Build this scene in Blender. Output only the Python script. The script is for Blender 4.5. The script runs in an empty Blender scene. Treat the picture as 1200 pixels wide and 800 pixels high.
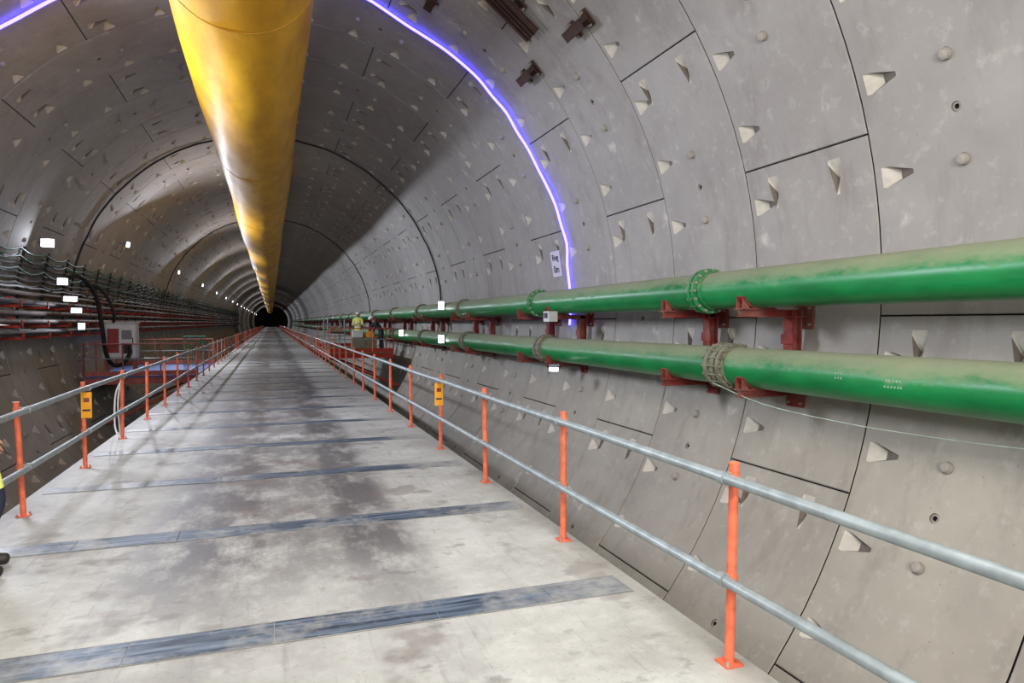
import bpy, math, random
from mathutils import Vector, Matrix
from mathutils.geometry import delaunay_2d_cdt
random.seed(7)
scene = bpy.context.scene
scene.view_settings.view_transform = 'Standard'
R = 6.2; ZC = 0.377; XC = 0.02; DECK = -1.7
J0 = 5.65; RW = 2.0
rad = math.radians

# ------------------------------------------------------------ materials
def S(v):
    return tuple(((c/255)/12.92 if c/255 <= .04045 else ((c/255+.055)/1.055)**2.4) for c in v)
class NT:
    def __init__(s, name):
        s.m = bpy.data.materials.new(name); s.m.use_nodes = True
        s.t = s.m.node_tree; s.b = s.t.nodes['Principled BSDF']
    def n(s, typ, **kw):
        nd = s.t.nodes.new(typ)
        for k, v in kw.items():
            if k in nd.inputs.keys(): nd.inputs[k].default_value = v
            else: setattr(nd, k, v)
        return nd
    def l(s, a, b): s.t.links.new(a, b)
    def pos(s): return s.n('ShaderNodeNewGeometry').outputs['Position']
    def scaled(s, v, sc):
        m = s.n('ShaderNodeMapping'); m.inputs['Scale'].default_value = sc
        s.l(v, m.inputs['Vector']); return m.outputs['Vector']
    def noise(s, v, scale, detail=4, rough=.6):
        nd = s.n('ShaderNodeTexNoise'); nd.inputs['Scale'].default_value = scale
        nd.inputs['Detail'].default_value = detail; nd.inputs['Roughness'].default_value = rough
        s.l(v, nd.inputs['Vector']); return nd.outputs['Fac']
    def rng(s, v, a, b, c=0, d=1, smooth=False):
        nd = s.n('ShaderNodeMapRange')
        if smooth: nd.interpolation_type = 'SMOOTHSTEP'
        nd.inputs[1].default_value = a; nd.inputs[2].default_value = b
        nd.inputs[3].default_value = c; nd.inputs[4].default_value = d
        s.l(v, nd.inputs[0]); return nd.outputs[0]
    def math(s, op, a, b=None):
        nd = s.n('ShaderNodeMath'); nd.operation = op
        for i, x in enumerate((a, b)):
            if x is None: continue
            if isinstance(x, (int, float)): nd.inputs[i].default_value = x
            else: s.l(x, nd.inputs[i])
        return nd.outputs[0]
    def mix(s, f, a, b, mode='MIX'):
        nd = s.n('ShaderNodeMix'); nd.data_type = 'RGBA'; nd.blend_type = mode
        if isinstance(f, (int, float)): nd.inputs[0].default_value = f
        else: s.l(f, nd.inputs[0])
        for i, x in ((6, a), (7, b)):
            if isinstance(x, tuple): nd.inputs[i].default_value = (*x, 1)
            else: s.l(x, nd.inputs[i])
        return nd.outputs[2]
    def bump(s, h, strength=.3, dist=.01):
        nd = s.n('ShaderNodeBump'); nd.inputs['Strength'].default_value = strength
        nd.inputs['Distance'].default_value = dist
        s.l(h, nd.inputs['Height']); s.l(nd.outputs[0], s.b.inputs['Normal'])
def simple(name, col, rough=.6, metal=0, var=.15, sc=6, dust=0):
    t = NT(name); p = t.pos(); c = S(col)
    f = t.noise(p, sc, 2)
    out = t.mix(t.rng(f, .35, .65), tuple(x*(1-var) for x in c), tuple(min(1, x*(1+var)) for x in c))
    if dust:
        sx = t.n('ShaderNodeSeparateXYZ'); g = t.n('ShaderNodeNewGeometry'); t.l(g.outputs['Normal'], sx.inputs[0])
        d = t.math('MULTIPLY', t.rng(t.math('ADD', sx.outputs[2], t.rng(t.noise(p, 3), .3, .7, -.4, .4)), -.1, .5), dust)
        out = t.mix(d, out, S((160, 154, 136)))
    t.l(out, t.b.inputs['Base Color'])
    t.b.inputs['Roughness'].default_value = rough; t.b.inputs['Metallic'].default_value = metal
    return t.m
def emis(name, col, st, sample=True):
    t = NT(name); t.b.inputs['Base Color'].default_value = (*col, 1)
    t.b.inputs['Emission Color'].default_value = (*col, 1)
    t.b.inputs['Emission Strength'].default_value = st
    if not sample: t.m.cycles.emission_sampling = 'NONE'
    return t.m

def concrete_lining():
    t = NT('segment_concrete'); p = t.pos()
    sx = t.n('ShaderNodeSeparateXYZ'); t.l(p, sx.inputs[0])
    low = t.rng(sx.outputs[2], -1.4, .6, 1, 0, True)
    base = t.mix(low, S((172, 168, 164)), S((177, 171, 158)))
    n1 = t.noise(p, .8, 5, .65); n2 = t.noise(p, 6, 4, .7); n3 = t.noise(t.scaled(p, (1, 1, .25)), 2.2, 4, .7)
    base = t.mix(t.rng(n1, .3, .7), base, t.mix(.34, base, S((114, 107, 103))))
    base = t.mix(t.rng(n3, .52, .72, 0, .42), base, S((124, 116, 110)))
    base = t.mix(t.rng(n2, .56, .75, 0, .45), base, S((204, 200, 194)))
    oi = t.n('ShaderNodeObjectInfo')
    base = t.mix(t.rng(oi.outputs['Random'], 0, 1, 0, .2), base, S((120, 116, 115)))
    at = t.n('ShaderNodeAttribute'); at.attribute_name = 'seg'
    base = t.mix(t.rng(at.outputs['Fac'], 0, 1, 0, .18), base, S((120, 114, 110)))
    n5 = t.noise(p, 1.7, 3, .5)
    base = t.mix(t.math('MULTIPLY', t.rng(n5, .66, .72), t.rng(n2, .42, .6, 0, .55)), base, S((214, 210, 202)))
    vo = t.n('ShaderNodeTexVoronoi'); vo.inputs['Scale'].default_value = 7
    t.l(p, vo.inputs['Vector'])
    spot = t.rng(vo.outputs['Distance'], .035, .06, 1, 0)
    base = t.mix(t.math('MULTIPLY', spot, .5), base, S((90, 85, 82)))
    t.l(base, t.b.inputs['Base Color']); t.b.inputs['Roughness'].default_value = .78
    t.bump(n2, .2, .01)
    return t.m
M_LIN = concrete_lining()
M_PSHADE = simple('pocket_shade_concrete', (112, 104, 96), .8, 0, .15)  # same concrete, darkened: recess shade painted into the colour
M_PLIT = simple('pocket_lit_concrete', (200, 194, 182), .8, 0, .1)  # same concrete, lightened: the lit pocket side painted into the colour
M_GAP = simple('joint_gasket_dark', (34, 31, 30), .9)
M_KNOB = simple('plug_grey', (160, 153, 144), .7, 0, .1)

def deck_mat():
    t = NT('deck_concrete'); p = t.pos(); sx = t.n('ShaderNodeSeparateXYZ'); t.l(p, sx.inputs[0])
    n1 = t.noise(p, 1.1, 5, .65); n2 = t.noise(p, 9, 5, .7); n3 = t.noise(t.scaled(p, (1, .45, 1)), 2.4, 6, .75)
    n4 = t.noise(p, 45, 3, .6)
    base = t.mix(t.rng(n1, .35, .65), S((186, 187, 182)), S((154, 153, 147)))
    base = t.mix(t.rng(n2, .5, .75, 0, .45), base, S((204, 205, 200)))
    xx = sx.outputs[0]
    def band(c, w):
        d = t.math('ABSOLUTE', t.math('SUBTRACT', xx, c)); return t.rng(d, w*.3, w, 1, 0, True)
    b = t.math('MAXIMUM', band(-.45, .75), t.math('MULTIPLY', band(.75, .5), .9))
    b = t.math('MAXIMUM', b, t.math('MULTIPLY', band(.05, 1.2), .65))
    m = t.math('MULTIPLY', b, t.rng(n3, .32, .54))
    fy = t.rng(sx.outputs[1], 3.8, 5.6, .3, 1, True)
    m = t.math('MULTIPLY', m, fy)
    base = t.mix(t.math('MULTIPLY', m, .93), base, S((76, 73, 77)))
    st = t.math('MULTIPLY', t.rng(t.noise(p, 1.3, 4, .6), .58, .64), .5)
    base = t.mix(st, base, S((110, 100, 94)))
    n6 = t.noise(t.scaled(p, (1, 1.4, 1)), 3.2, 5, .7)
    base = t.mix(t.rng(n6, .58, .68, 0, .5), base, S((94, 89, 87)))
    scr = t.math('MULTIPLY', t.rng(t.noise(t.scaled(p, (5, .5, 1)), 3, 4, .7), .58, .7), .4)
    base = t.mix(scr, base, S((120, 116, 114)))
    ed = t.rng(t.math('ABSOLUTE', xx), 1.9, 2.2, 0, .35)
    base = t.mix(ed, base, S((156, 149, 136)))
    base = t.mix(t.rng(n4, .62, .7, 0, .4), base, S((116, 110, 104)))
    t.l(base, t.b.inputs['Base Color']); t.l(t.rng(m, 0, 1, .62, .42), t.b.inputs['Roughness'])
    t.bump(t.math('ADD', n2, t.math('MULTIPLY', n4, .3)), .22, .01)
    return t.m
M_DECK = deck_mat()
def plate_mat():
    t = NT('steel_joint_plate'); p = t.pos(); sx = t.n('ShaderNodeSeparateXYZ'); t.l(p, sx.inputs[0])
    n = t.noise(t.scaled(p, (.5, 9, 1)), 3, 4, .7); n2 = t.noise(p, 2.2, 5, .7)
    base = t.mix(t.rng(n, .38, .62), S((40, 50, 66)), S((108, 123, 140)))
    e = t.rng(t.math('ADD', t.math('ABSOLUTE', t.math('SUBTRACT', sx.outputs[0], .1)), t.rng(n2, .3, .7, -.7, .7)), 1.2, 2.0)
    d = t.math('MAXIMUM', t.math('MULTIPLY', e, .92), t.rng(n2, .5, .66, .0, .68))
    base = t.mix(d, base, S((168, 168, 163)))
    t.l(base, t.b.inputs['Base Color']); t.b.inputs['Roughness'].default_value = .5
    t.b.inputs['Metallic'].default_value = .2
    return t.m
M_PLATE = plate_mat()
M_GROOVE = simple('deck_groove', (118, 114, 110), .9)
M_DSIDE = simple('deck_edge_concrete', (128, 122, 110), .85)

def duct_mat():
    t = NT('yellow_duct_fabric'); p = t.pos()
    n = t.noise(t.scaled(p, (1, .35, 1)), 2.2, 4, .6)
    base = t.mix(t.rng(n, .35, .65), S((212, 150, 10)), S((236, 178, 22)))
    n2 = t.noise(t.scaled(p, (1, .15, 1)), 5, 3, .6)
    base = t.mix(t.rng(n2, .55, .75, 0, .35), base, S((174, 122, 18)))
    t.l(base, t.b.inputs['Base Color']); t.b.inputs['Roughness'].default_value = .48
    t.b.inputs['Specular IOR Level'].default_value = .3
    t.bump(n, .22, .06); return t.m
M_DUCT = duct_mat()
M_DUCTSEAM = simple('duct_seam_band', (190, 134, 18), .5, 0, .1)
def pipe_mat():
    t = NT('green_pipe_paint'); p = t.pos(); g = t.n('ShaderNodeNewGeometry')
    sx = t.n('ShaderNodeSeparateXYZ'); t.l(g.outputs['Normal'], sx.inputs[0])
    n = t.noise(t.scaled(p, (1, .4, 1)), 3, 5, .7); n2 = t.noise(t.scaled(p, (1, .5, 1)), 22, 4, .7)
    base = t.mix(t.rng(n, .35, .65), S((4, 108, 54)), S((14, 136, 70)))
    py = t.n('ShaderNodeSeparateXYZ'); t.l(p, py.inputs[0])
    h = t.math('ADD', sx.outputs[2], t.rng(n, .3, .7, -.24, .24))
    h = t.math('ADD', h, t.rng(n2, .3, .7, -.12, .12))
    h = t.math('ADD', h, t.rng(py.outputs[1], 7, 16, 0, .15))
    d = t.math('ADD', t.rng(h, .14, .5, .02, .58), t.rng(h, .5, .9, 0, .26))
    base = t.mix(d, base, S((148, 146, 122)))
    t.l(base, t.b.inputs['Base Color']); t.l(t.rng(d, 0, .8, .32, .85), t.b.inputs['Roughness'])
    t.b.inputs['Specular IOR Level'].default_value = .45
    return t.m
M_PIPE = pipe_mat()
M_FLG_G = simple('green_flange', (16, 126, 64), .5, 0, .2, 10, .3)
M_FLG_B = simple('dusty_coupling', (112, 112, 92), .8, 0, .3, 10, .3)
M_BOLT = simple('bolt_steel', (160, 156, 140), .6, .4)
M_RED = simple('red_oxide_steel', (124, 38, 32), .7, 0, .25, 8, .35)
M_REDB = simple('red_rack_bracket', (176, 52, 38), .7, 0, .2, 8)
M_BROWN = simple('brown_primer_steel', (62, 38, 32), .75, 0, .25, 8)
M_ORANGE = simple('orange_post_paint', (222, 108, 74), .5, 0, .2, 14)
M_GALV = simple('galvanised_tube', (146, 156, 158), .45, .3, .15, 10)
M_YEL = simple('yellow_tag', (236, 160, 20), .6, 0, .1)
M_WHITE = simple('white_plastic', (222, 222, 222), .5, 0, .05)
M_STEN = simple('stencil_paint', (170, 190, 170), .7, 0, .2)
M_BLACK = simple('black_rubber', (28, 27, 28), .6, 0, .2)
M_GREY = simple('grey_pipe', (134, 134, 138), .55, .2, .2)
M_DGREY = simple('dark_cable', (62, 58, 58), .7)
M_BROWNP = simple('brown_pipe', (96, 60, 54), .7, 0, .2, 5, .4)
M_GREENC = simple('green_cable', (36, 100, 74), .6, 0, .2)
M_BLUE = simple('blue_platform_sheet', (60, 84, 140), .6, 0, .2)
M_PINK = simple('faded_red_frame', (170, 92, 84), .7, 0, .2)
M_CAB = simple('cabinet_grey', (196, 196, 194), .5, 0, .06)
M_CABRED = simple('cabinet_red', (150, 58, 50), .6, 0, .1)
M_WOOD = simple('timber_board', (140, 108, 76), .8, 0, .2)
M_STEELB = simple('substructure_steel', (92, 86, 80), .7, .2, .2)
M_LED = emis('violet_led', (.075, .06, 1.0), 13)
M_LAMP = emis('lamp_lens', (.95, .97, 1.0), 7, False)
M_LAMPC = simple('lamp_housing', (150, 152, 158), .5)
M_PAPER = simple('sign_paper', (214, 208, 224), .8, 0, .04)
M_INK = simple('sign_ink', (40, 40, 60), .8)

# ------------------------------------------------------------ mesh builder
class MB:
    def __init__(s): s.v = []; s.f = []; s.m = []; s.mats = []
    def mi(s, m):
        if m not in s.mats: s.mats.append(m)
        return s.mats.index(m)
    def add(s, vs, fs, m):
        o = len(s.v); s.v += [tuple(x) for x in vs]; k = s.mi(m)
        for f in fs: s.f.append([i+o for i in f]); s.m.append(k)
    def box(s, c, d, m, rot=None):
        c = Vector(c); vs = []
        for x in (-1, 1):
            for y in (-1, 1):
                for z in (-1, 1):
                    v = Vector((x*d[0]/2, y*d[1]/2, z*d[2]/2))
                    if rot is not None: v = rot @ v
                    vs.append(c+v)
        s.add(vs, [(0,1,3,2),(4,6,7,5),(0,4,5,1),(2,3,7,6),(0,2,6,4),(1,5,7,3)], m)
    def tube(s, path, r, m, n=10, caps=True):
        P = [Vector(p) for p in path]; rs = r if isinstance(r, (list, tuple)) else [r]*len(P)
        up = None; vs = []
        for i, p in enumerate(P):
            d = (P[min(i+1, len(P)-1)]-P[max(i-1, 0)]).normalized()
            if up is None:
                up = Vector((0, 0, 1)) if abs(d.z) < .9 else Vector((1, 0, 0))
            a = d.cross(up).normalized(); up = a.cross(d).normalized()
            for k in range(n):
                t = 2*math.pi*k/n; vs.append(p+(a*math.cos(t)+up*math.sin(t))*rs[i])
        fs = []
        for i in range(len(P)-1):
            for k in range(n):
                k2 = (k+1) % n; fs.append((i*n+k, i*n+k2, (i+1)*n+k2, (i+1)*n+k))
        if caps:
            fs.append(tuple(range(n))[::-1]); fs.append(tuple((len(P)-1)*n+k for k in range(n)))
        s.add(vs, fs, m)
    def cyl(s, a, b, r, m, n=16): s.tube([a, b], r, m, n)
    def obj(s, name, parent=None, smooth=True, ang=35):
        me = bpy.data.meshes.new(name); me.from_pydata(s.v, [], s.f)
        for m in s.mats: me.materials.append(m)
        me.polygons.foreach_set('material_index', s.m); me.update()
        if smooth: me.shade_smooth(); me.set_sharp_from_angle(angle=rad(ang))
        o = bpy.data.objects.new(name, me); scene.collection.objects.link(o)
        if parent: o.parent = parent
        return o
def empty(name, loc=(0, 0, 0)):
    e = bpy.data.objects.new(name, None); e.location = loc; scene.collection.objects.link(e); return e
def wallpt(a, y, r=R):
    return Vector((XC+r*math.cos(rad(a)), y, ZC+r*math.sin(rad(a))))

# ------------------------------------------------------------ tunnel ring mesh (10 segments, bolt pockets, plugs)
def ring_mesh():
    L = R*rad(36); g = .008; ch = .012; BD = .16
    feats = []
    for k in range(4):
        s0 = L/8+k*L/4
        feats.append(('pk', (s0, 1.9), (0, -1), .37, .21, .10))
    for y in (.5, 1.5): feats.append(('pk', (L-.15, y), (-1, 0), .40, .17, .09))
    for k in (-1, 1): feats.append(('knob', (L/2+k*L/8, 1.0), .062))
    feats.append(('hole', (L/2, 1.0), .05))
    pts = []; edges = []
    lo = g+ch
    ss = [lo]+[L*i/12 for i in range(1, 12)]+[L-lo]; ys = [lo, .5, 1.0, 1.5, RW-lo]
    for s_ in ss:
        for y in ys: pts.append((s_, y))
    n = len(ss)
    per = [i*5 for i in range(n)]+[(n-1)*5+j for j in range(1, 5)]+[i*5+4 for i in range(n-2, -1, -1)]+[j for j in range(3, 0, -1)]
    for a, b in zip(per, per[1:]+per[:1]): edges.append((a, b))
    polys = []; extra = []
    for f in feats:
        if f[0] == 'pk':
            (_, c, d, ln, w, dp) = f; c = Vector(c); d = Vector(d); q = Vector((-d.y, d.x))
            A = c+q*w/2; B = c-q*w/2; T1 = c+d*ln+q*.022; T2 = c+d*ln-q*.022
            big = abs(d.x) > .5
            f1 = .22 if big else .15
            A2 = c+d*f1+q*w*.22; B2 = c+d*f1-q*w*.22
            M1 = c+d*.05+q*(w/2+.008); M2 = c+d*.05-q*(w/2+.008)
            poly = [A, M1, T1, T2, M2, B]
            V = [(p, 0) for p in poly]+[(A2, dp), (B2, dp)]
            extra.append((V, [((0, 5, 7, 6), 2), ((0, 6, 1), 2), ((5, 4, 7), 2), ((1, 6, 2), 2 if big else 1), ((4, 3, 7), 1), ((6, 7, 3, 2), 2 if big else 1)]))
        elif f[0] == 'knob':
            c = Vector(f[1]); r = f[2]; N = 12
            poly = [c+Vector((math.cos(2*math.pi*i/N), math.sin(2*math.pi*i/N)))*r for i in range(N)]
            V = [(p, 0) for p in poly]; fs = []
            prev = 0
            for rr, h in ((.97, .03), (.93, -.02), (.78, -.05), (.4, -.062)):
                o = len(V); V += [(c+(p-c)*rr, h) for p in poly]
                for i in range(N): fs.append(((prev+i, prev+(i+1) % N, o+(i+1) % N, o+i), 4 if rr < .95 else 1))
                prev = o
            fs.append((tuple(prev+i for i in range(N)), 4)); extra.append((V, fs))
        else:
            c = Vector(f[1]); r = f[2]; N = 12
            poly = [c+Vector((math.cos(2*math.pi*i/N), math.sin(2*math.pi*i/N)))*r for i in range(N)]
            V = [(p, 0) for p in poly]; fs = []; prev = 0
            for rr, h, mt in ((.9, .015, 1), (.5, .01, 4), (.4, .05, 3)):
                o = len(V); V += [(c+(p-c)*rr, h) for p in poly]
                for i in range(N): fs.append(((prev+i, prev+(i+1) % N, o+(i+1) % N, o+i), mt))
                prev = o
            fs.append((tuple(prev+i for i in range(N)), 1)); extra.append((V, fs))
        o = len(pts); pts += [tuple(p) for p in poly]
        edges += [(o+i, o+(i+1) % len(poly)) for i in range(len(poly))]
        polys.append(poly)
    def inside(p, poly):
        c = False; j = len(poly)-1
        for i in range(len(poly)):
            a, b = poly[i], poly[j]
            if (a[1] > p[1]) != (b[1] > p[1]) and p[0] < (b[0]-a[0])*(p[1]-a[1])/(b[1]-a[1])+a[0]: c = not c
            j = i
        return c
    keep = []; mp = {}
    for i, p in enumerate(pts):
        if i < n*5 and any(inside(p, q) for q in polys): continue
        mp[i] = len(keep); keep.append(Vector(p))
    edges = [(mp[a], mp[b]) for a, b in edges]
    V2, E2, F2, *_ = delaunay_2d_cdt(keep, edges, [], 0, 1e-5)
    verts = []; faces = []; mats = []; seg = []
    def P(k, s_, y, dep):
        a = rad(k*36)+s_/R
        return Vector(((R+dep)*math.cos(a), y, (R+dep)*math.sin(a)))
    for k in range(10):
        o = len(verts); verts += [P(k, p[0], p[1], 0) for p in V2]
        rs = random.random()
        for f in F2:
            cx = sum(V2[i][0] for i in f)/3; cy = sum(V2[i][1] for i in f)/3
            if any(inside((cx, cy), q) for q in polys): continue
            faces.append([i+o for i in f]); mats.append(0)
        for V, fs in extra:
            o = len(verts); verts += [P(k, p[0], p[1], d) for p, d in V]
            for f, mt in fs: faces.append([i+o for i in f]); mats.append(mt)
        loops = []
        for dd, dep in ((0, 0), (ch, .012), (ch, BD)):
            o = len(verts); loops.append(o)
            for i in per:
                s_, y = pts[i]
                if s_ < lo+1e-6: s_ -= dd
                if s_ > L-lo-1e-6: s_ += dd
                if y < lo+1e-6: y -= dd
                if y > RW-lo-1e-6: y += dd
                verts.append(P(k, s_, y, dep))
        for q, (a, b) in enumerate(zip(loops, loops[1:])):
            N = len(per)
            for i in range(N): faces.append([a+i, a+(i+1) % N, b+(i+1) % N, b+i]); mats.append(0 if q == 0 else 3)
        seg += [rs]*(len(verts)-len(seg))
    o = len(verts)
    for i in range(120):
        a = 2*math.pi*i/120
        for y in (0, RW): verts.append(Vector(((R+BD)*math.cos(a), y, (R+BD)*math.sin(a))))
    for i in range(120):
        j = (i+1) % 120; faces.append([o+2*i, o+2*i+1, o+2*j+1, o+2*j]); mats.append(3)
    seg += [0]*(len(verts)-len(seg))
    for i, f in enumerate(faces):
        a, b, c = (verts[f[0]], verts[f[1]], verts[f[2]])
        nn = (b-a).cross(c-a); m = (a+b+c)/3
        if nn.dot(Vector((m.x, 0, m.z))) > 0: faces[i] = f[::-1]
    me = bpy.data.meshes.new('lining_ring')
    me.from_pydata(verts, [], faces)
    at = me.attributes.new('seg', 'FLOAT', 'POINT'); at.data.foreach_set('value', seg)
    for m in (M_LIN, M_PSHADE, M_PLIT, M_GAP, M_KNOB): me.materials.append(m)
    me.polygons.foreach_set('material_index', mats)
    import bmesh
    bm = bmesh.new(); bm.from_mesh(me); bmesh.ops.remove_doubles(bm, verts=bm.verts, dist=1e-4); bm.to_mesh(me); bm.free()
    me.shade_smooth(); me.set_sharp_from_angle(angle=rad(16))
    return me
ring = ring_mesh()
lin = empty('wall_tunnel_lining')
for k in range(-6, 150):
    o = bpy.data.objects.new('lining_ring_%d' % (k+7), ring)
    o.location = (XC, J0+RW*k, ZC)
    base = 15.2 + (18 if k % 2 else 0)
    o.rotation_euler = (0, -rad(base+36*random.randint(0, 9)), 0)
    scene.collection.objects.link(o); o.parent = lin

# ------------------------------------------------------------ deck
YB, YF = -5.0, 300.0
d = MB()
hw = 2.25; th = .32
joints = [3.92+2.04*i for i in range(-5, 145)]
d.box((0, (YB+YF)/2, DECK-th/2), (2*hw, YF-YB, th), M_DECK)
floor = d.obj('floor')
d = MB()
for y in joints[1:60]:
    x = -2.15
    while x < 2.14:
        w = min(random.choice((.72, .9, 1.43)), 2.15-x)
        d.box((x+w/2, y+random.uniform(-.006, .006), DECK+.002), (w-.005, .26, .006), M_PLATE); x += w
    for s in (-1, 1): d.box((0, y+s*.14, DECK+.0005), (4.3, .010, .003), M_GROOVE)
d.obj('joint_plates', floor, smooth=False)
d = MB()
for s in (-1, 1):
    d.box((s*(hw+.01), (YB+YF)/2, DECK-.2), (.03, YF-YB, .3), M_DSIDE)
    d.box((s*1.5, (YB+YF)/2, DECK-th-.25), (.25, YF-YB, .5), M_STEELB)
for i in range(0, 50):
    y = -4+6*i
    d.box((0, y, DECK-th-.62), (4.4, .3, .26), M_STEELB)
    for s in (-1, 1):
        zb = ZC-math.sqrt(R*R-1.8**2)
        zt = DECK-th-.75
        d.box((s*1.75, y, (zb+zt)/2), (.25, .25, zt-zb+.1), M_STEELB)
d.obj('deck_substructure', floor, smooth=False)

# ------------------------------------------------------------ guard railings
def railing(name, X, y0, step, n, back=-4.0):
    b = MB(); yend = y0+step*n
    s = 1 if X > 0 else -1
    for z in (.935, .43):
        pts = []; yy = back
        while yy < yend:
            pts.append((X-s*.042, yy, DECK+z+random.uniform(-.008, .008))); yy += step/1.0
        b.tube(pts, .027, M_GALV, 12)
    ys = [y0+step*i for i in range(-3, n)]
    for i, y in enumerate(ys):
        if y < back: continue
        le = random.uniform(-.014, .014)
        top = (X+le+(.03*s if abs(y-y0) < .1 else 0), y, DECK+1.0)
        nn = 12 if y < 30 else 6
        b.cyl((X, y, DECK), top, .024, M_ORANGE, nn)
        b.cyl((top[0], y, top[2]), (top[0], y, top[2]+.008), .027, M_ORANGE, nn)
        if y < 60:
            b.box((X, y, DECK+.006), (.10, .10, .010), M_ORANGE)
            for z in (.935, .43):
                f = z; cx = X+(top[0]-X)*f
                b.cyl((X-s*.042, y-.022, DECK+z), (X-s*.042, y+.022, DECK+z), .033, M_GALV, 12)
                b.cyl((cx, y, DECK+z-.02), (cx, y, DECK+z+.02), .030, M_ORANGE, 12)
                b.cyl((cx-s*.07, y, DECK+z+.02), (cx+s*.03, y, DECK+z+.02), .007, M_BOLT, 6)
            for sx_ in (-1, 1): b.cyl((X+sx_*.038, y+.038*sx_, DECK+.01), (X+sx_*.038, y+.038*sx_, DECK+.03), .009, M_BOLT, 6)
    return b.obj(name)
rr = railing('guard_railing', 2.14, 2.81, 2.055, 95)
rl = railing('guard_railing.001', -2.07, 7.05, 2.12, 90)
def tag(X, y, par, s):
    b = MB()
    b.box((X-s*.03, y-.04, DECK+.74), (.11, .008, .30), M_YEL)
    b.box((X-s*.03, y-.046, DECK+.80), (.06, .003, .05), M_RED)
    b.box((X-s*.03, y-.046, DECK+.68), (.08, .003, .02), M_INK)
    b.cyl((X-s*.01, y, DECK+.88), (X-s*.03, y-.04, DECK+.88), .006, M_BLACK, 6)
    b.obj('safety_inspection_tag', par, smooth=False)
tag(2.14, 2.81+3*2.055, rr, 1)
tag(-2.07, 7.05+2.12, rl, -1)

# ------------------------------------------------------------ ventilation duct
b = MB(); n = 48
DX, DZ, DR = -.373, 4.735, .98
prof = []; y = -6
while y < 300:
    t = ((y-9.7) % 10)/10
    r = DR*(1+.012*math.sin(math.pi*t)**.5)
    st = 5 if y > 60 else .5
    prof.append((y, r)); y += st
vs = []; fs = []
for i, (y, r) in enumerate(prof):
    for k in range(n):
        a = 2*math.pi*k/n
        rr_ = r*(1+.006*math.sin(5*a+y*.7)+.004*math.sin(9*a-y*1.9))
        sag = .04*math.sin(y*.31)+.03*math.sin(y*.11)
        vs.append((DX+rr_*math.cos(a)+sag*.6, y, DZ+rr_*math.sin(a)*1.0+sag))
for i in range(len(prof)-1):
    for k in range(n):
        k2 = (k+1) % n; fs.append((i*n+k, (i+1)*n+k, (i+1)*n+k2, i*n+k2))
b.add(vs, fs, M_DUCT)
duct = b.obj('ventilation_duct')
b = MB()
y = -.3
while y < 200:
    sag = .04*math.sin(y*.31)+.03*math.sin(y*.11)
    path = [(DX+sag*.6+(DR*1.004)*math.cos(2*math.pi*k/48), y, DZ+sag+(DR*1.004)*math.sin(2*math.pi*k/48)) for k in range(49)]
    b.tube(path, .012, M_DUCTSEAM, 6, False)
    y += 10
y = -5
while y < 200:
    sag = .04*math.sin(y*.31)+.03*math.sin(y*.11)
    for s in (-1, 1):
        xx = DX+s*.45
        b.cyl((xx, y, DZ+DR*.88+sag), (xx, y, ZC+math.sqrt(R*R-(xx-XC)**2)+.02), .008, M_GALV, 5)
    y += 2
b.obj('duct_seams_and_hangers', duct)

# ------------------------------------------------------------ pipelines
def pipeline(name, X, Z, r, f0, mat_f, kind):
    b = MB()
    ys = [f0+6*i for i in range(-2, 30)]
    path = [(X, ys[0]-.5, Z)]+[(X, y, Z) for y in ys]
    b.tube(path, r, M_PIPE, 48)
    for i, y in enumerate(ys):
        nn = 40 if y < 30 else 16
        mf = mat_f if i < 4 else M_FLG_B
        if kind == 0:
            for dy in (-.045, .045):
                b.cyl((X, y+dy-.022, Z), (X, y+dy+.022, Z), r*1.24, mf, nn)
            b.cyl((X, y-.16, Z), (X, y+.16, Z), r*1.04, mf, nn)
        else:
            for dy in (-.12, .12):
                b.cyl((X, y+dy-.028, Z), (X, y+dy+.028, Z), r*1.22, mf, nn)
            b.cyl((X, y-.2, Z), (X, y+.2, Z), r*1.07, mf, nn)
            b.cyl((X, y-.04, Z), (X, y+.04, Z), r*1.15, mf, nn)
        if y < 35:
            for k in range(16):
                a = 2*math.pi*k/16; q = r*1.15
                h = .1 if kind == 0 else .19
                mb = M_BOLT if kind == 0 else mf
                b.cyl((X+q*math.cos(a), y-h, Z+q*math.sin(a)), (X+q*math.cos(a), y+h, Z+q*math.sin(a)), .012, mb, 6)
                for s in (-1, 1):
                    b.cyl((X+q*math.cos(a), y+s*(h-.03), Z+q*math.sin(a)), (X+q*math.cos(a), y+s*(h-.005), Z+q*math.sin(a)), .021, mb, 6)
    return b.obj(name)
PX = 5.45; ZU = .413; ZL = -.543; PR = .238
pu = pipeline('slurry_pipeline', PX, ZU, PR, 7.65, M_FLG_G, 0)
pl = pipeline('slurry_pipeline.001', PX, ZL, PR, 7.21, M_FLG_B, 1)
b = MB()
for j, (row, cnt, y0) in enumerate(((0.02, 5, 4.66), (-.035, 6, 4.68), (.05, 3, 5.25), (.0, 3, 5.25))):
    for i in range(cnt):
        yy = y0-.035*i; zz = row
        ang = math.asin(zz/PR); q = PR+.0015
        b.box((PX-q*math.cos(ang), yy, ZL+zz), (.002, .016, .008), M_STEN)
        b.box((PX-q*math.cos(ang), yy+random.choice((-.007, .007)), ZL+zz+.004), (.002, .005, .024), M_STEN)
b.obj('stencil_marks', pl, smooth=False)

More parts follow.
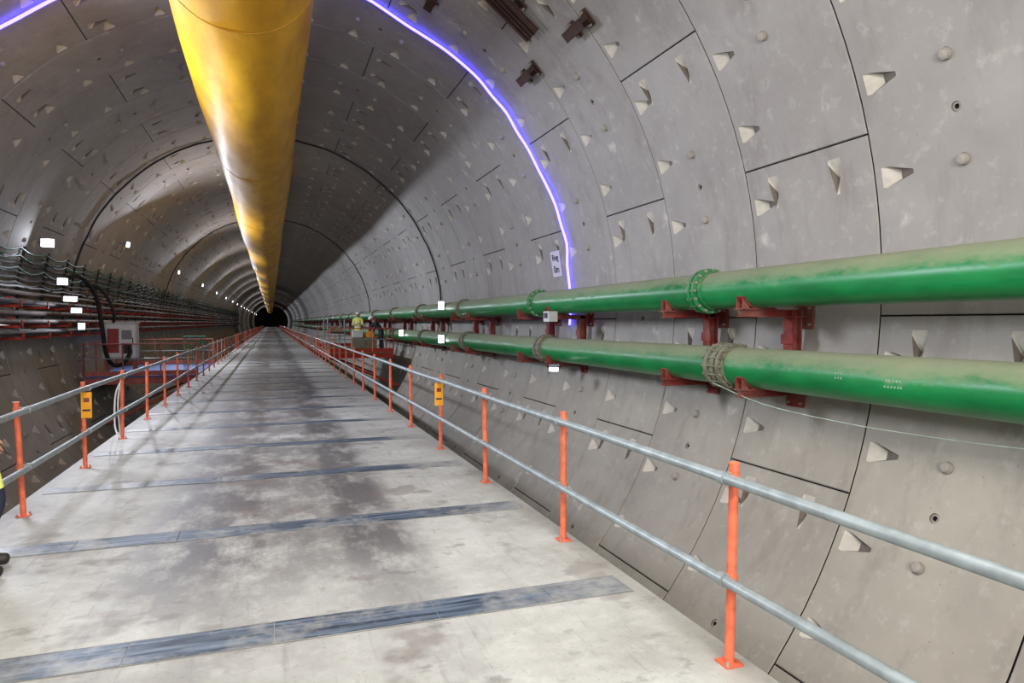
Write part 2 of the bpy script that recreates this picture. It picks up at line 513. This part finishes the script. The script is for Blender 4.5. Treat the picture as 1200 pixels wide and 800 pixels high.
def hbeam(b, a, c, w, h, m, up=Vector((0, 0, 1)), t=.012):
    a = Vector(a); c = Vector(c); d = (c-a); L = d.length; d.normalize()
    sd = d.cross(up).normalized(); up2 = sd.cross(d)
    rot = Matrix((d, sd, up2)).transposed()
    mid = (a+c)/2
    b.box(mid+up2*(h/2-t/2), (L, w, t), m, rot); b.box(mid-up2*(h/2-t/2), (L, w, t), m, rot)
    b.box(mid, (L, t, h-2*t), m, rot)
def support(y):
    b = MB()
    wx = lambda z: XC+math.sqrt(R*R-(z-ZC)**2)
    for i, Z in enumerate((ZU, ZL)):
        zt = Z-PR-.012; za = zt-.05
        hbeam(b, (PX-.24, y, za), (wx(za)-.02, y, za), .10, .09, M_RED)
        b.box((PX-.0, y, zt-.0), (.5, .16, .012), M_RED)
        N = 10; vs = []
        for k in range(N+1):
            a = rad(205+130*k/N)
            for q in (PR+.001, PR+.012):
                for dy in (-.07, .07): vs.append((PX+q*math.cos(a), y+dy, Z+q*math.sin(a)))
        fs = []
        for k in range(N):
            o = 4*k
            fs += [(o, o+4, o+5, o+1), (o+2, o+3, o+7, o+6), (o, o+2, o+6, o+4), (o+1, o+5, o+7, o+3)]
        fs += [(0, 1, 3, 2), (4*N, 4*N+2, 4*N+3, 4*N+1)]
        b.add(vs, fs, M_RED)
        for s in (-1, 1):
            for dy in (-.055, .055):
                p0 = (PX+s*.235, zt); p1 = (PX+s*.12, zt); p2 = (PX+s*(PR+.012)*math.cos(rad(40)), Z-(PR+.012)*math.sin(rad(40)))
                p3 = (PX+s*(PR+.012)*math.cos(rad(22)), Z-(PR+.012)*math.sin(rad(22)))
                V = []
                for t in (-.005, .005):
                    for p in (p0, p1, p2, p3): V.append((p[0], y+dy+t, p[1]))
                b.add(V, [(0,1,2,3), (7,6,5,4), (0,4,5,1), (1,5,6,2), (2,6,7,3), (3,7,4,0)], M_RED)
    xp = 6.0
    hbeam(b, (xp, y, ZL-PR-.12), (xp, y, ZU-PR-.02), .15, .15, M_RED, up=Vector((1, 0, 0)))
    b.box((xp-.08, y, -.2), (.02, .2, .12), M_RED)
    for z in (ZU-PR-.1, ZL-PR-.1):
        b.box((wx(z)-.03, y, z), (.025, .3, .3), M_RED)
        for dy in (-.1, .1):
            for dz in (-.1, .1): b.cyl((wx(z)-.07, y+dy, z+dz), (wx(z)-.02, y+dy, z+dz), .015, M_BOLT, 6)
    return b.obj('pipe_support_part')
sup = empty('pipe_support_brackets')
s0 = support(0); smesh = s0.data; bpy.data.objects.remove(s0)
for i in range(-2, 22):
    for dy in (-.93, .72):
        o = bpy.data.objects.new('support_%d_%d' % (i+2, 0 if dy < 0 else 1), smesh)
        o.location = (0, 7.65+6*i+dy, 0); scene.collection.objects.link(o); o.parent = sup
def smooth_path(P, sub=4):
    out = []
    for i in range(len(P)-1):
        p0 = P[max(i-1, 0)]; p1 = P[i]; p2 = P[i+1]; p3 = P[min(i+2, len(P)-1)]
        for k in range(sub):
            t = k/sub
            out.append(.5*((2*p1)+(p2-p0)*t+(2*p0-5*p1+4*p2-p3)*t*t+(3*p1-p0-3*p2+p3)*t**3))
    out.append(P[-1]); return out
b = MB()
b.tube(smooth_path([Vector(p) for p in ((5.2, 7.2, -.75), (5.3, 6.4, -.93), (5.5, 5.5, -1.02), (5.65, 4.6, -1.04), (5.7, 3.5, -1.0), (5.7, 0, -.8))]), .005, M_STEN, 6)
b.obj('slack_wire')

# ------------------------------------------------------------ LED strip on ring joint
def arc_path(y, a0, a1, r, n, wob=0):
    out = []
    for i in range(n+1):
        a = a0+(a1-a0)*i/n
        p = wallpt(a, y+wob*math.sin(i*.9)*.5+wob*random.uniform(-.5, .5), r+random.uniform(-.3, .1)*wob); out.append(p)
    return out
b = MB()
b.tube(smooth_path(arc_path(13.62, -4, 175, R-.06, 44, .13), 3), .026, M_LED, 6)
b.obj('led_light_strip')
b = MB()
b.tube(smooth_path(arc_path(25.6, -2, 182, R-.05, 50, .06)), .03, M_BLACK, 8)
b.obj('ring_cable')
b = MB()
b.tube(smooth_path(arc_path(45.65, -2, 182, R-.05, 50, .05)), .03, M_BLACK, 6)
b.obj('ring_cable.001')

# ------------------------------------------------------------ ceiling brackets
def stub(name, ang, y, ln, along='y', w=.2, h=.2, count=1):
    b = MB()
    rdir = Vector((math.cos(rad(ang)), 0, math.sin(rad(ang)))); tdir = Vector((-math.sin(rad(ang)), 0, math.cos(rad(ang))))
    for i in range(count):
        c = wallpt(ang, y, R-.16)
        if along == 'y':
            dr = Vector((0, 1, 0)); c = c+tdir*(i*.13)
        else:
            dr = tdir; c = c+Vector((0, 1, 0))*(i*.12-.2)
        hbeam(b, c-dr*ln/2, c+dr*ln/2, w, h, M_BROWN, up=rdir, t=.02)
    rot = Matrix((Vector((0, 1, 0)), tdir, rdir)).transposed()
    for dd in (-.22, .22):
        b.box(wallpt(ang, y, R-.035)+Vector((0, dd, 0)), (.14, .28, .03), M_BROWN, rot)
        for q in (-.11, .11):
            p = wallpt(ang, y+dd, R-.04)+tdir*q
            b.cyl(p, p-rdir*.06, .02, M_BOLT, 6)
    b.obj(name)
stub('ceiling_beam_bracket', 43, 9.65, .6, w=.16, h=.16)
stub('ceiling_beam_bracket.001', 43, 11.8, .55, w=.16, h=.16)
stub('ceiling_beam_bracket.002', 51.5, 10.8, 1.0, 'x', .05, .1, 4)
stub('ceiling_beam_bracket.003', 63, 12.2, .45, w=.16, h=.16)

# ------------------------------------------------------------ ring number sign
sg = empty('ring_number_sign')
b = MB(); a = 8.9
rdir = Vector((math.cos(rad(a)), 0, math.sin(rad(a)))); tdir = Vector((-math.sin(rad(a)), 0, math.cos(rad(a))))
rot = Matrix((-Vector((0, 1, 0)), tdir, -rdir)).transposed()
c = wallpt(a, 14.35, R-.02)
b.box(c, (.5, .58, .012), M_PAPER, rot)
b.obj('sign_board', sg, smooth=False)
for txt, dz, sz in (('Ring', .08, .2), ('0m', -.2, .24)):
    cu = bpy.data.curves.new('t', 'FONT'); cu.body = txt; cu.size = sz; cu.align_x = 'CENTER'; cu.extrude = .002
    o = bpy.data.objects.new('sign_text_'+txt.lower(), cu); cu.materials.append(M_INK)
    o.matrix_world = Matrix.Translation(c-rdir*.012+tdir*dz) @ rot.to_4x4()
    scene.collection.objects.link(o); o.parent = sg

# ------------------------------------------------------------ left cable racks
def wxl(z): return XC-math.sqrt(R*R-(z-ZC)**2)
b = MB()
def run(z, off, r, m, sag=0, n=8, y0=6, y1=150, step=2.0):
    P = []; y = y0; sub = 4 if sag else 1
    while y < y1:
        st = step if y < 60 else 6
        sg_ = sag*random.uniform(.5, 1.3)
        for k in range(sub if y < 60 else 1):
            t = k/sub
            P.append(Vector((wxl(z)+off+random.uniform(-.1, .1)*sag, y+st*t, z-sg_*4*t*(1-t))))
        y += st
    b.tube(P, r, m, n)
for z, off, r, m, sag in ((1.86, .16, .026, M_GREENC, .12), (1.72, .12, .022, M_GREENC, .16), (1.66, .2, .02, M_BLACK, .1), (1.5, .16, .03, M_DGREY, .08),
        (1.38, .2, .026, M_GREENC, .12), (1.3, .13, .03, M_BLACK, .06), (1.14, .18, .035, M_DGREY, .05), (1.02, .18, .03, M_BLACK, .07), (.92, .22, .03, M_GREY, .04)):
    run(z, off, r, m, sag)
for z, off, r, m in ((.74, .28, .055, M_BROWNP), (.5, .34, .085, M_GREY), (.5, .56, .06, M_DGREY), (.24, .36, .07, M_BROWNP), (.02, .36, .08, M_GREY), (.02, .58, .06, M_BROWNP), (-.24, .4, .1, M_GREY), (-.24, .64, .06, M_DGREY)):
    run(z, off, r, m, 0, 12)
for k in range(0, 70):
    y = J0+1+RW*k
    P = [Vector((wxl(z)+.06, y, z)) for z in (-.45, 0, .5, 1, 1.5, 1.95)]
    b.tube(P, .035, M_DGREY, 4)
    for z in (1.62, 1.24, .9): b.box((wxl(z)+.16, y, z-.03), (.3, .04, .04), M_GREENC if z > 1.5 else M_DGREY)
    if y < 80:
        for z, r in ((.5, .085), (.02, .08), (-.24, .1)):
            b.box((wxl(z)+.40, y, z-r-.03), (.7, .09, .06), M_REDB)
            b.box((wxl(z)+.74, y, z-r+.03), (.03, .09, .16), M_REDB)
    if k % 3 == 0:
        for z, off, r in ((.5, .34, .085), (.02, .36, .08), (-.24, .4, .1)):
            b.cyl((wxl(z)+off, y+.5, z), (wxl(z)+off, y+.58, z), r*1.5, M_REDB if z > 0 else M_GREY, 16)
rack = b.obj('cable_and_pipe_rack')

b = MB()
def bez(P, r, m, n=10): b.tube(smooth_path([Vector(p) for p in P], 8), r, m, n)
bez([(-5.62, 23.2, 1.3), (-5.35, 23.6, 1.35), (-5.1, 24.2, .8), (-5.0, 24.5, -.2), (-4.98, 24.8, -.95), (-4.85, 25.1, -1.35), (-4.6, 25.3, -1.35), (-4.4, 25.4, -1.0), (-4.45, 25.5, -.8)], .065, M_BLACK)
bez([(-5.6, 25.2, 1.2), (-5.3, 25.3, 1.15), (-5.0, 25.3, .8), (-4.85, 25.4, .3), (-4.9, 25.6, .02)], .05, M_BLACK)
b.obj('black_supply_hose')
b = MB()
bez([(-2.12, 11.9, DECK+.9), (-2.3, 12.1, DECK+.6), (-2.3, 12.0, DECK+.1), (-2.2, 11.8, DECK+.0), (-2.18, 11.6, DECK+.5), (-2.12, 11.6, DECK+.93)], .012, M_WHITE, 8)
b.obj('white_hose', rl)

# ------------------------------------------------------------ platforms
def platform(name, x0, x1, y0, y1, z, sheet, frame, posts, rails_x):
    b = MB()
    b.box(((x0+x1)/2, (y0+y1)/2, z-.03), (x1-x0, y1-y0, .06), sheet)
    for y in (y0, (y0+y1)/2, y1): hbeam(b, (x0, y, z-.16), (x1, y, z-.16), .12, .2, frame)
    for x in (x0, x1): hbeam(b, (x, y0, z-.16), (x, y1, z-.16), .12, .2, frame)
    s = 1 if rails_x > 0 else -1
    for y in (y0, y1):
        zz = z-1.5; wx = XC+s*math.sqrt(R*R-(zz-ZC)**2)
        b.cyl((x0 if s > 0 else x1, y, z-.25), (wx-s*.05, y, zz), .05, frame, 8)
        for x in [x0+(x1-x0)*i/posts for i in range(posts+1)]:
            b.cyl((x, y, z), (x, y, z+1.05), .022, M_PINK if s < 0 else M_ORANGE, 8)
        for h in (1.02, .55): b.cyl((x0, y, z+h), (x1, y, z+h), .02, M_GALV if h < .6 else frame, 8)
        b.box(((x0+x1)/2, y, z+.08), (x1-x0, .02, .15), frame)
    n = 4
    for i in range(n+1):
        y = y0+(y1-y0)*i/n
        b.cyl((x1 if s > 0 else x0, y, z), (x1 if s > 0 else x0, y, z+1.05), .022, frame, 8)
    for h in (1.02, .55): b.cyl((x1 if s > 0 else x0, y0, z+h), (x1 if s > 0 else x0, y1, z+h), .02, frame, 8)
    return b.obj(name)
platform('work_platform', -5.55, -2.3, 24.6, 31, -1.7, M_BLUE, M_PINK, 3, -5.5)
wp = platform('work_platform.001', 2.35, 5.05, 30, 38, -1.27, M_WOOD, M_REDB, 3, 5.5)
b = MB()
for i in range(9):
    b.cyl((-2.5-i*.1, 30, -1.7), (-2.5-i*.1, 30, -.55), .015, M_GREENC, 6)
for z in (-1.65, -1.1, -.55): b.cyl((-2.5, 30, z), (-3.3, 30, z), .025, M_GREENC, 6)
b.obj('green_gate')

b = MB(); cx, cy, cz = -4.75, 25.9, -.6
b.box((cx, cy, cz), (1.0, .5, 1.15), M_CAB)
b.box((cx, cy-.26, cz), (.92, .02, 1.07), M_WHITE)
b.box((cx-.18, cy-.275, cz+.0), (.34, .02, .8), M_CABRED)
b.box((cx+.22, cy-.275, cz+.2), (.3, .02, .3), M_GREY)
b.box((cx+.22, cy-.275, cz-.25), (.3, .02, .35), M_DGREY)
b.box((cx, cy, cz+.6), (1.08, .6, .05), M_CAB)
b.cyl((cx+.4, cy-.29, cz-.1), (cx+.4, cy-.29, cz+.1), .015, M_BLACK, 8)
for sx_ in (-.42, .42):
    for sy in (-.2, .2): b.box((cx+sx_, cy+sy, (cz-.575-1.7)/2), (.06, .06, cz-.575+1.7), M_PINK)
b.obj('electrical_cabinet')

b = MB()
b.box((4.05, 32.2, -.92), (1.1, .7, .5), M_FLG_B)
b.box((3.75, 32.2, -.52), (.45, .5, .32), M_CAB)
b.cyl((4.3, 31.9, -.58), (4.3, 32.5, -.58), .18, M_YEL, 16)
for sx_ in (-.45, .45):
    for sy in (-.28, .28): b.cyl((4.05+sx_, 32.2+sy, -1.27), (4.05+sx_, 32.2+sy, -1.12), .05, M_BLACK, 10)
b.obj('portable_pump')
b = MB()
for x in (2.6, 3.4):
    for y in (34.5, 37): b.cyl((x, y, -1.27), (x, y, .2), .03, M_GALV, 8)
for z in (-.5, .15):
    for y in (34.5, 37): b.cyl((2.6, y, z), (3.4, y, z), .03, M_DGREY, 8)
    for x in (2.6, 3.4): b.cyl((x, 34.5, z), (x, 37, z), .03, M_DGREY, 8)
b.box((3.0, 35.75, -.42), (.9, 2.6, .05), M_WOOD)
b.obj('scaffold_frame')

# ------------------------------------------------------------ lamps
def flood(name, loc, target, w=.35, h=.25, energy=0, col=(1, 1, 1), size=.5, spread=160, sy=None):
    e = empty(name, loc)
    b = MB()
    b.box((0, 0, .02), (w, h, .07), M_LAMPC)
    for sg_ in (-1, 1):
        b.box((sg_*w*.47, 0, -.035), (w*.06, h, .05), M_LAMPC); b.box((0, sg_*h*.47, -.035), (w, h*.06, .05), M_LAMPC)
    b.box((0, 0, -.022), (w*.88, h*.88, .012), M_LAMP)
    for k in range(5): b.box((-w*.4+w*.2*k, 0, .075), (.012, h*.8, .04), M_LAMPC)
    b.tube([Vector((-w/2-.02, 0, 0)), Vector((-w/2-.02, 0, .16)), Vector((w/2+.02, 0, .16)), Vector((w/2+.02, 0, 0))], .012, M_DGREY, 6)
    b.obj('lamp_body', e, smooth=False)
    d = Vector(target)-Vector(loc)
    e.rotation_euler = d.to_track_quat('-Z', 'Y').to_euler()
    if energy:
        ld = bpy.data.lights.new('lamp_light', 'AREA'); ld.shape = 'RECTANGLE'; ld.size = size; ld.size_y = sy or size
        ld.energy = energy; ld.color = col; ld.spread = rad(spread)
        lo = bpy.data.objects.new('lamp_light', ld); lo.location = (0, 0, -.1); lo.parent = e
        scene.collection.objects.link(lo)
    return e
cool = (.82, .87, 1.0); neu = (1.0, .985, .96)
i = 0
for y, en, sz in ((12.2, 580, 2.0), (29.7, 620, .3), (45, 500, .3), (60, 420, .3), (75, 380, .3), (90, 330, .3), (105, 300, .3), (120, 300, .3), (135, 0, .3), (150, 420, .3), (165, 0, .3), (180, 420, .3), (210, 500, .3), (240, 0, .3), (270, 600, .3)):  # first entry is an unseen oversized fill, added to light the right wall
    flood('wall_flood_light' + ('' if i == 0 else '.%03d' % i), (-5.2 if i else -4.8, y, 3.0), (4, y-2.5, 1.0), .34, .22, en, cool, sz, 170); i += 1
for q, (p, ww, hh) in enumerate((((-5.6, 21.3, 2.12), .34, .24), ((-5.35, 21.6, 1.12), .27, .2), ((-5.25, 21.9, .66), .38, .15), ((-5.2, 22.3, .35), .3, .14), ((-5.15, 22.6, -.1), .2, .2))):
    flood('wall_flood_light.%03d' % i, p, (p[0]+3+random.random()*2, p[1]-8, p[2]-1), ww, hh, 18 if q in (0, 3) else 0, cool, .2); i += 1
for q, p in enumerate(((5.12, 21.3, .55), (5.12, 21.3, -.52), (5.12, 28.4, -.43))):
    flood('pipe_flood_light' + ('.%03d' % q if q else ''), p, (p[0]-3, p[1]-8, p[2]-.5), .2, .28)
flood('pipe_flood_light.003', (5.1, 12.05, -.87), (3, 8, -3), .2, .1)
b = MB(); b.box((5.13, 12.3, .12), (.18, .28, .2), M_CAB); b.box((5.03, 12.3, .14), (.02, .14, .1), M_DGREY); b.cyl((5.13, 12.3, .2), (5.3, 12.3, .25), .02, M_DGREY, 6)
b.obj('junction_box')
flood('added_fill_light', (.3, -4.6, 1.6), (1.0, 8, 1.0), 1.2, .8, 860, neu, 4.5, 180, 3.0)  # unseen fill light, added behind the camera
flood('added_fill_light.001', (.6, 2.6, 3.5), (1.2, 4.4, -1.7), 1.2, .6, 290, neu, 3.0, 180, 2.2)  # unseen overhead fill, added to light the near tunnel softly

# ------------------------------------------------------------ people
M_SKIN = simple('skin', (186, 134, 108), .55, 0, .06)
M_HIVIS = simple('hivis_yellow', (226, 232, 120), .7, 0, .06)
M_SILV = simple('reflective_band', (215, 215, 210), .35, 0, .05)
M_NAVY = simple('navy_cloth', (26, 32, 52), .85, 0, .15)
M_DARK = simple('dark_cloth', (42, 42, 46), .85, 0, .15)
M_BOOT = simple('boot_leather', (32, 26, 22), .6)
M_HELM = simple('white_helmet', (235, 235, 235), .3, 0, .02)
M_HAIR = simple('dark_hair', (22, 18, 16), .8)
def skin_mesh(chainverts, edges, radii, levels=2, root=0):
    me = bpy.data.meshes.new('tmp'); me.from_pydata([tuple(v) for v in chainverts], edges, [])
    o = bpy.data.objects.new('tmp', me); scene.collection.objects.link(o)
    sm = o.modifiers.new('s', 'SKIN'); sm.use_smooth_shade = True
    dat = me.skin_vertices[0].data
    for i, r in enumerate(radii):
        dat[i].radius = (r if isinstance(r, tuple) else (r, r)); dat[i].use_root = (i == root)
    ss = o.modifiers.new('b', 'SUBSURF'); ss.levels = levels; ss.render_levels = levels
    dg = bpy.context.evaluated_depsgraph_get(); ev = o.evaluated_get(dg)
    m2 = bpy.data.meshes.new_from_object(ev)
    V = [v.co.copy() for v in m2.vertices]; F = [list(p.vertices) for p in m2.polygons]
    bpy.data.objects.remove(o); return V, F
def person(name, loc, rotz, top=M_HIVIS, trouser=M_NAVY, hem=.8, pose='stand', helmet=M_HELM, h=1.0):
    lean = rad(42) if pose == 'bend' else 0
    def up(p):
        v = Vector(p)-Vector((0, 0, .95)); v = Matrix.Rotation(-lean, 3, 'X') @ v; return v+Vector((0, 0, .95))
    V = [Vector((0, 0, .95)), up((0, 0, 1.14)), up((0, 0, 1.33)), up((0, 0, 1.45)), up((0, .01, 1.55))]
    Rr = [(.165, .12), (.155, .11), (.18, .125), (.11, .085), (.055, .055)]
    E = [(0, 1), (1, 2), (2, 3), (3, 4)]
    hands = []
    for s in (-1, 1):
        el = None
        if pose == 'stand': el = (s*.245, -.03, 1.13); wr = (s*.265, .06, .9)
        elif pose == 'step': el = (s*.245, -.05+s*.03, 1.13); wr = (s*.26, .04+s*.03, .9)
        elif pose == 'phone': el = (s*.24, .02, 1.14); wr = (s*.12, .25, 1.22)
        sh = up((s*.19, 0, 1.42))
        if pose == 'bend':
            e_ = sh+Vector((s*.05, .08, -.27)); w_ = e_+Vector((-s*.03, .12, -.22))
        else: e_ = Vector(el); w_ = Vector(wr)
        o = len(V); V += [sh, (sh+e_)/2, e_, w_]; Rr += [.078, .062, .05, .034]
        E += [(3, o), (o, o+1), (o+1, o+2), (o+2, o+3)]
        hands.append((s, w_, (w_-e_).normalized()))
        o = len(V)
        k = .11 if (pose == 'step' and s > 0) else 0
        V += [Vector((s*.095, 0, .86)), Vector((s*.11, .02+k*.55, .68)), Vector((s*.115, .025+k, .5)), Vector((s*.12, -.01+k*.6, .3)), Vector((s*.125, -.03+k*.2, .1)), Vector((s*.135, .05+k*.2, .055)), Vector((s*.145, .15+k*.2, .045))]
        Rr += [.105, .088, .065, .06, .048, .048, .04]
        E += [(0, o)]+[(o+i, o+i+1) for i in range(6)]
    V_, F_ = skin_mesh(V, E, Rr, 2, 0)
    b = MB()
    Linv = Matrix.Rotation(lean, 3, 'X')
    grp = {}
    for f in F_:
        c = sum((V_[i] for i in f), Vector())/len(f)
        cc = Linv @ (c-Vector((0, 0, .95)))+Vector((0, 0, .95)) if c.z > .9 or pose == 'bend' and c.y > .12 else c
        if c.z < .14: m = M_BOOT
        elif cc.z < hem and abs(c.x) < .235 and c.z < .95: m = trouser
        elif cc.z > 1.505: m = M_SKIN
        elif top is M_HIVIS and abs(cc.x) < .2 and (1.02 < cc.z < 1.08 or 1.2 < cc.z < 1.26): m = M_SILV
        else: m = top
        grp.setdefault(m.name, (m, []))[1].append(f)
    off = len(b.v); b.v += [tuple(v) for v in V_]
    for m, fl in grp.values():
        k = b.mi(m)
        for f in fl: b.f.append([i+off for i in f]); b.m.append(k)
    for s, w, d in hands:
        side = Vector((0, 1, 0)); side = (side-d*side.dot(d)).normalized(); nrm = d.cross(side)
        hv = [w-d*.01, w+d*.045, w+d*.085]; hr = [(.026, .026), (.036, .022), (.036, .018)]
        a, f = skin_mesh(hv, [(0, 1), (1, 2)], hr, 1, 0); b.add(a, f, M_SKIN)
        cu = nrm*s
        for q, ln in ((-.027, .062), (-.009, .075), (.009, .07), (.027, .055)):
            p0 = w+d*.08+side*(-q)
            pts = [p0, p0+d*ln*.45+cu*.004, p0+d*ln*.78+cu*.016, p0+d*ln*.95+cu*.034]
            a, f = skin_mesh(pts, [(0, 1), (1, 2), (2, 3)], [.0095, .009, .0085, .007], 1, 0); b.add(a, f, M_SKIN)
        p0 = w+d*.03+side*.025
        pts = [p0, p0+d*.03+side*.02, p0+d*.06+side*.022+cu*.01]
        a, f = skin_mesh(pts, [(0, 1), (1, 2)], [.013, .011, .008], 1, 0); b.add(a, f, M_SKIN)
    hc = up((0, .02, 1.655)); rotH = Matrix.Rotation(-lean*.7, 3, 'X')
    N, Mr = 24, 18; HV = []; HF = []
    for i in range(Mr+1):
        ph = math.pi*i/Mr
        for k in range(N):
            t = 2*math.pi*k/N
            x = math.sin(ph)*math.cos(t); y_ = math.sin(ph)*math.sin(t); z = math.cos(ph)
            jaw = 1-.22*max(0, -z)
            v = Vector((x*.076*jaw, y_*.096*(1-.08*max(0, -z)), z*.118))
            if y_ > .5:
                v.y += .022*math.exp(-((x/.16)**2+((z+.12)/.2)**2))
                v.y -= .010*(math.exp(-(((x-.38)/.16)**2+((z-.05)/.12)**2))+math.exp(-(((x+.38)/.16)**2+((z-.05)/.12)**2)))
                v.y += .006*math.exp(-((x/.3)**2+((z+.5)/.09)**2))
                v.y += .008*math.exp(-((x/.3)**2+((z+.85)/.2)**2))
            HV.append(hc+rotH @ v)
    for i in range(Mr):
        for k in range(N): HF.append((i*N+k, i*N+(k+1) % N, (i+1)*N+(k+1) % N, (i+1)*N+k))
    b.add(HV, HF, M_SKIN)
    for s in (-1, 1):
        e = hc+rotH @ Vector((s*.03, .082, .006))
        b.cyl(e, e+rotH @ Vector((0, .006, 0)), .008, M_BOOT, 8)
        b.tube([hc+rotH @ Vector((s*.072, -.004, .03)), hc+rotH @ Vector((s*.085, -.012, .012)), hc+rotH @ Vector((s*.076, .0, -.03))], [.008, .013, .006], M_SKIN, 8)
    m_ = hc+rotH @ Vector((0, .088, -.055)); b.box(m_, (.04, .006, .006), M_CABRED, rotH)
    def dome(r, z0, mt, lo, brim=0):
        VV = []; FF = []; N2 = 24; K = 8
        for i in range(K+1):
            ph = (math.pi/2+lo)*i/K
            for k in range(N2):
                t = 2*math.pi*k/N2
                VV.append(hc+rotH @ Vector((r*math.sin(ph)*math.cos(t)*.88, r*1.1*math.sin(ph)*math.sin(t), z0+r*math.cos(ph)*.98)))
        for i in range(K):
            for k in range(N2): FF.append((i*N2+k, (i+1)*N2+k, (i+1)*N2+(k+1) % N2, i*N2+(k+1) % N2))
        if brim:
            o = len(VV)
            for k in range(N2):
                t = 2*math.pi*k/N2; e = brim+(.05 if math.sin(t) > .3 else 0)*max(0, math.sin(t))
                VV.append(hc+rotH @ Vector(((r*.88+e)*math.cos(t), (r*1.1+e)*math.sin(t), z0-.008)))
            for k in range(N2): FF.append((K*N2+k, o+k, o+(k+1) % N2, K*N2+(k+1) % N2))
        b.add(VV, FF, mt)
    dome(.094, .035, M_HAIR, .25)
    dome(.108, .035, helmet, 0, .014)
    o = b.obj(name, ang=60)
    o.location = loc; o.rotation_euler = (0, 0, rotz); o.scale = (h, h, h)
    return o
person('construction_worker', (-1.88, 5.50, DECK), rad(-85), M_HIVIS, M_NAVY, .60, 'step')
person('construction_worker.001', (3.95, 33.6, -1.27), rad(160), M_HIVIS, M_DARK, .82, 'phone')
person('construction_worker.002', (4.82, 31.9, -1.27), rad(100), M_DARK, M_DARK, .82, 'bend')

# ------------------------------------------------------------ world, camera
w = bpy.data.worlds.new('world'); scene.world = w; w.use_nodes = True
w.node_tree.nodes['Background'].inputs[0].default_value = (.85, .9, 1, 1)
w.node_tree.nodes['Background'].inputs[1].default_value = .3
b = MB()
vs = [(XC+(R+.1)*math.cos(2*math.pi*k/48), 303, ZC+(R+.1)*math.sin(2*math.pi*k/48)) for k in range(48)]
b.add(vs, [tuple(range(48))], M_DSIDE); b.obj('wall_far_bulkhead', smooth=False)
cd = bpy.data.cameras.new('cam'); cam = bpy.data.objects.new('camera', cd); scene.collection.objects.link(cam)
cd.sensor_width = 36; cd.lens = 24; cd.clip_end = 600; cd.clip_start = .05
cam.location = (0, 0, 0)
cam.rotation_euler = (rad(90-1.58), 0, -rad(19.42))
scene.camera = cam
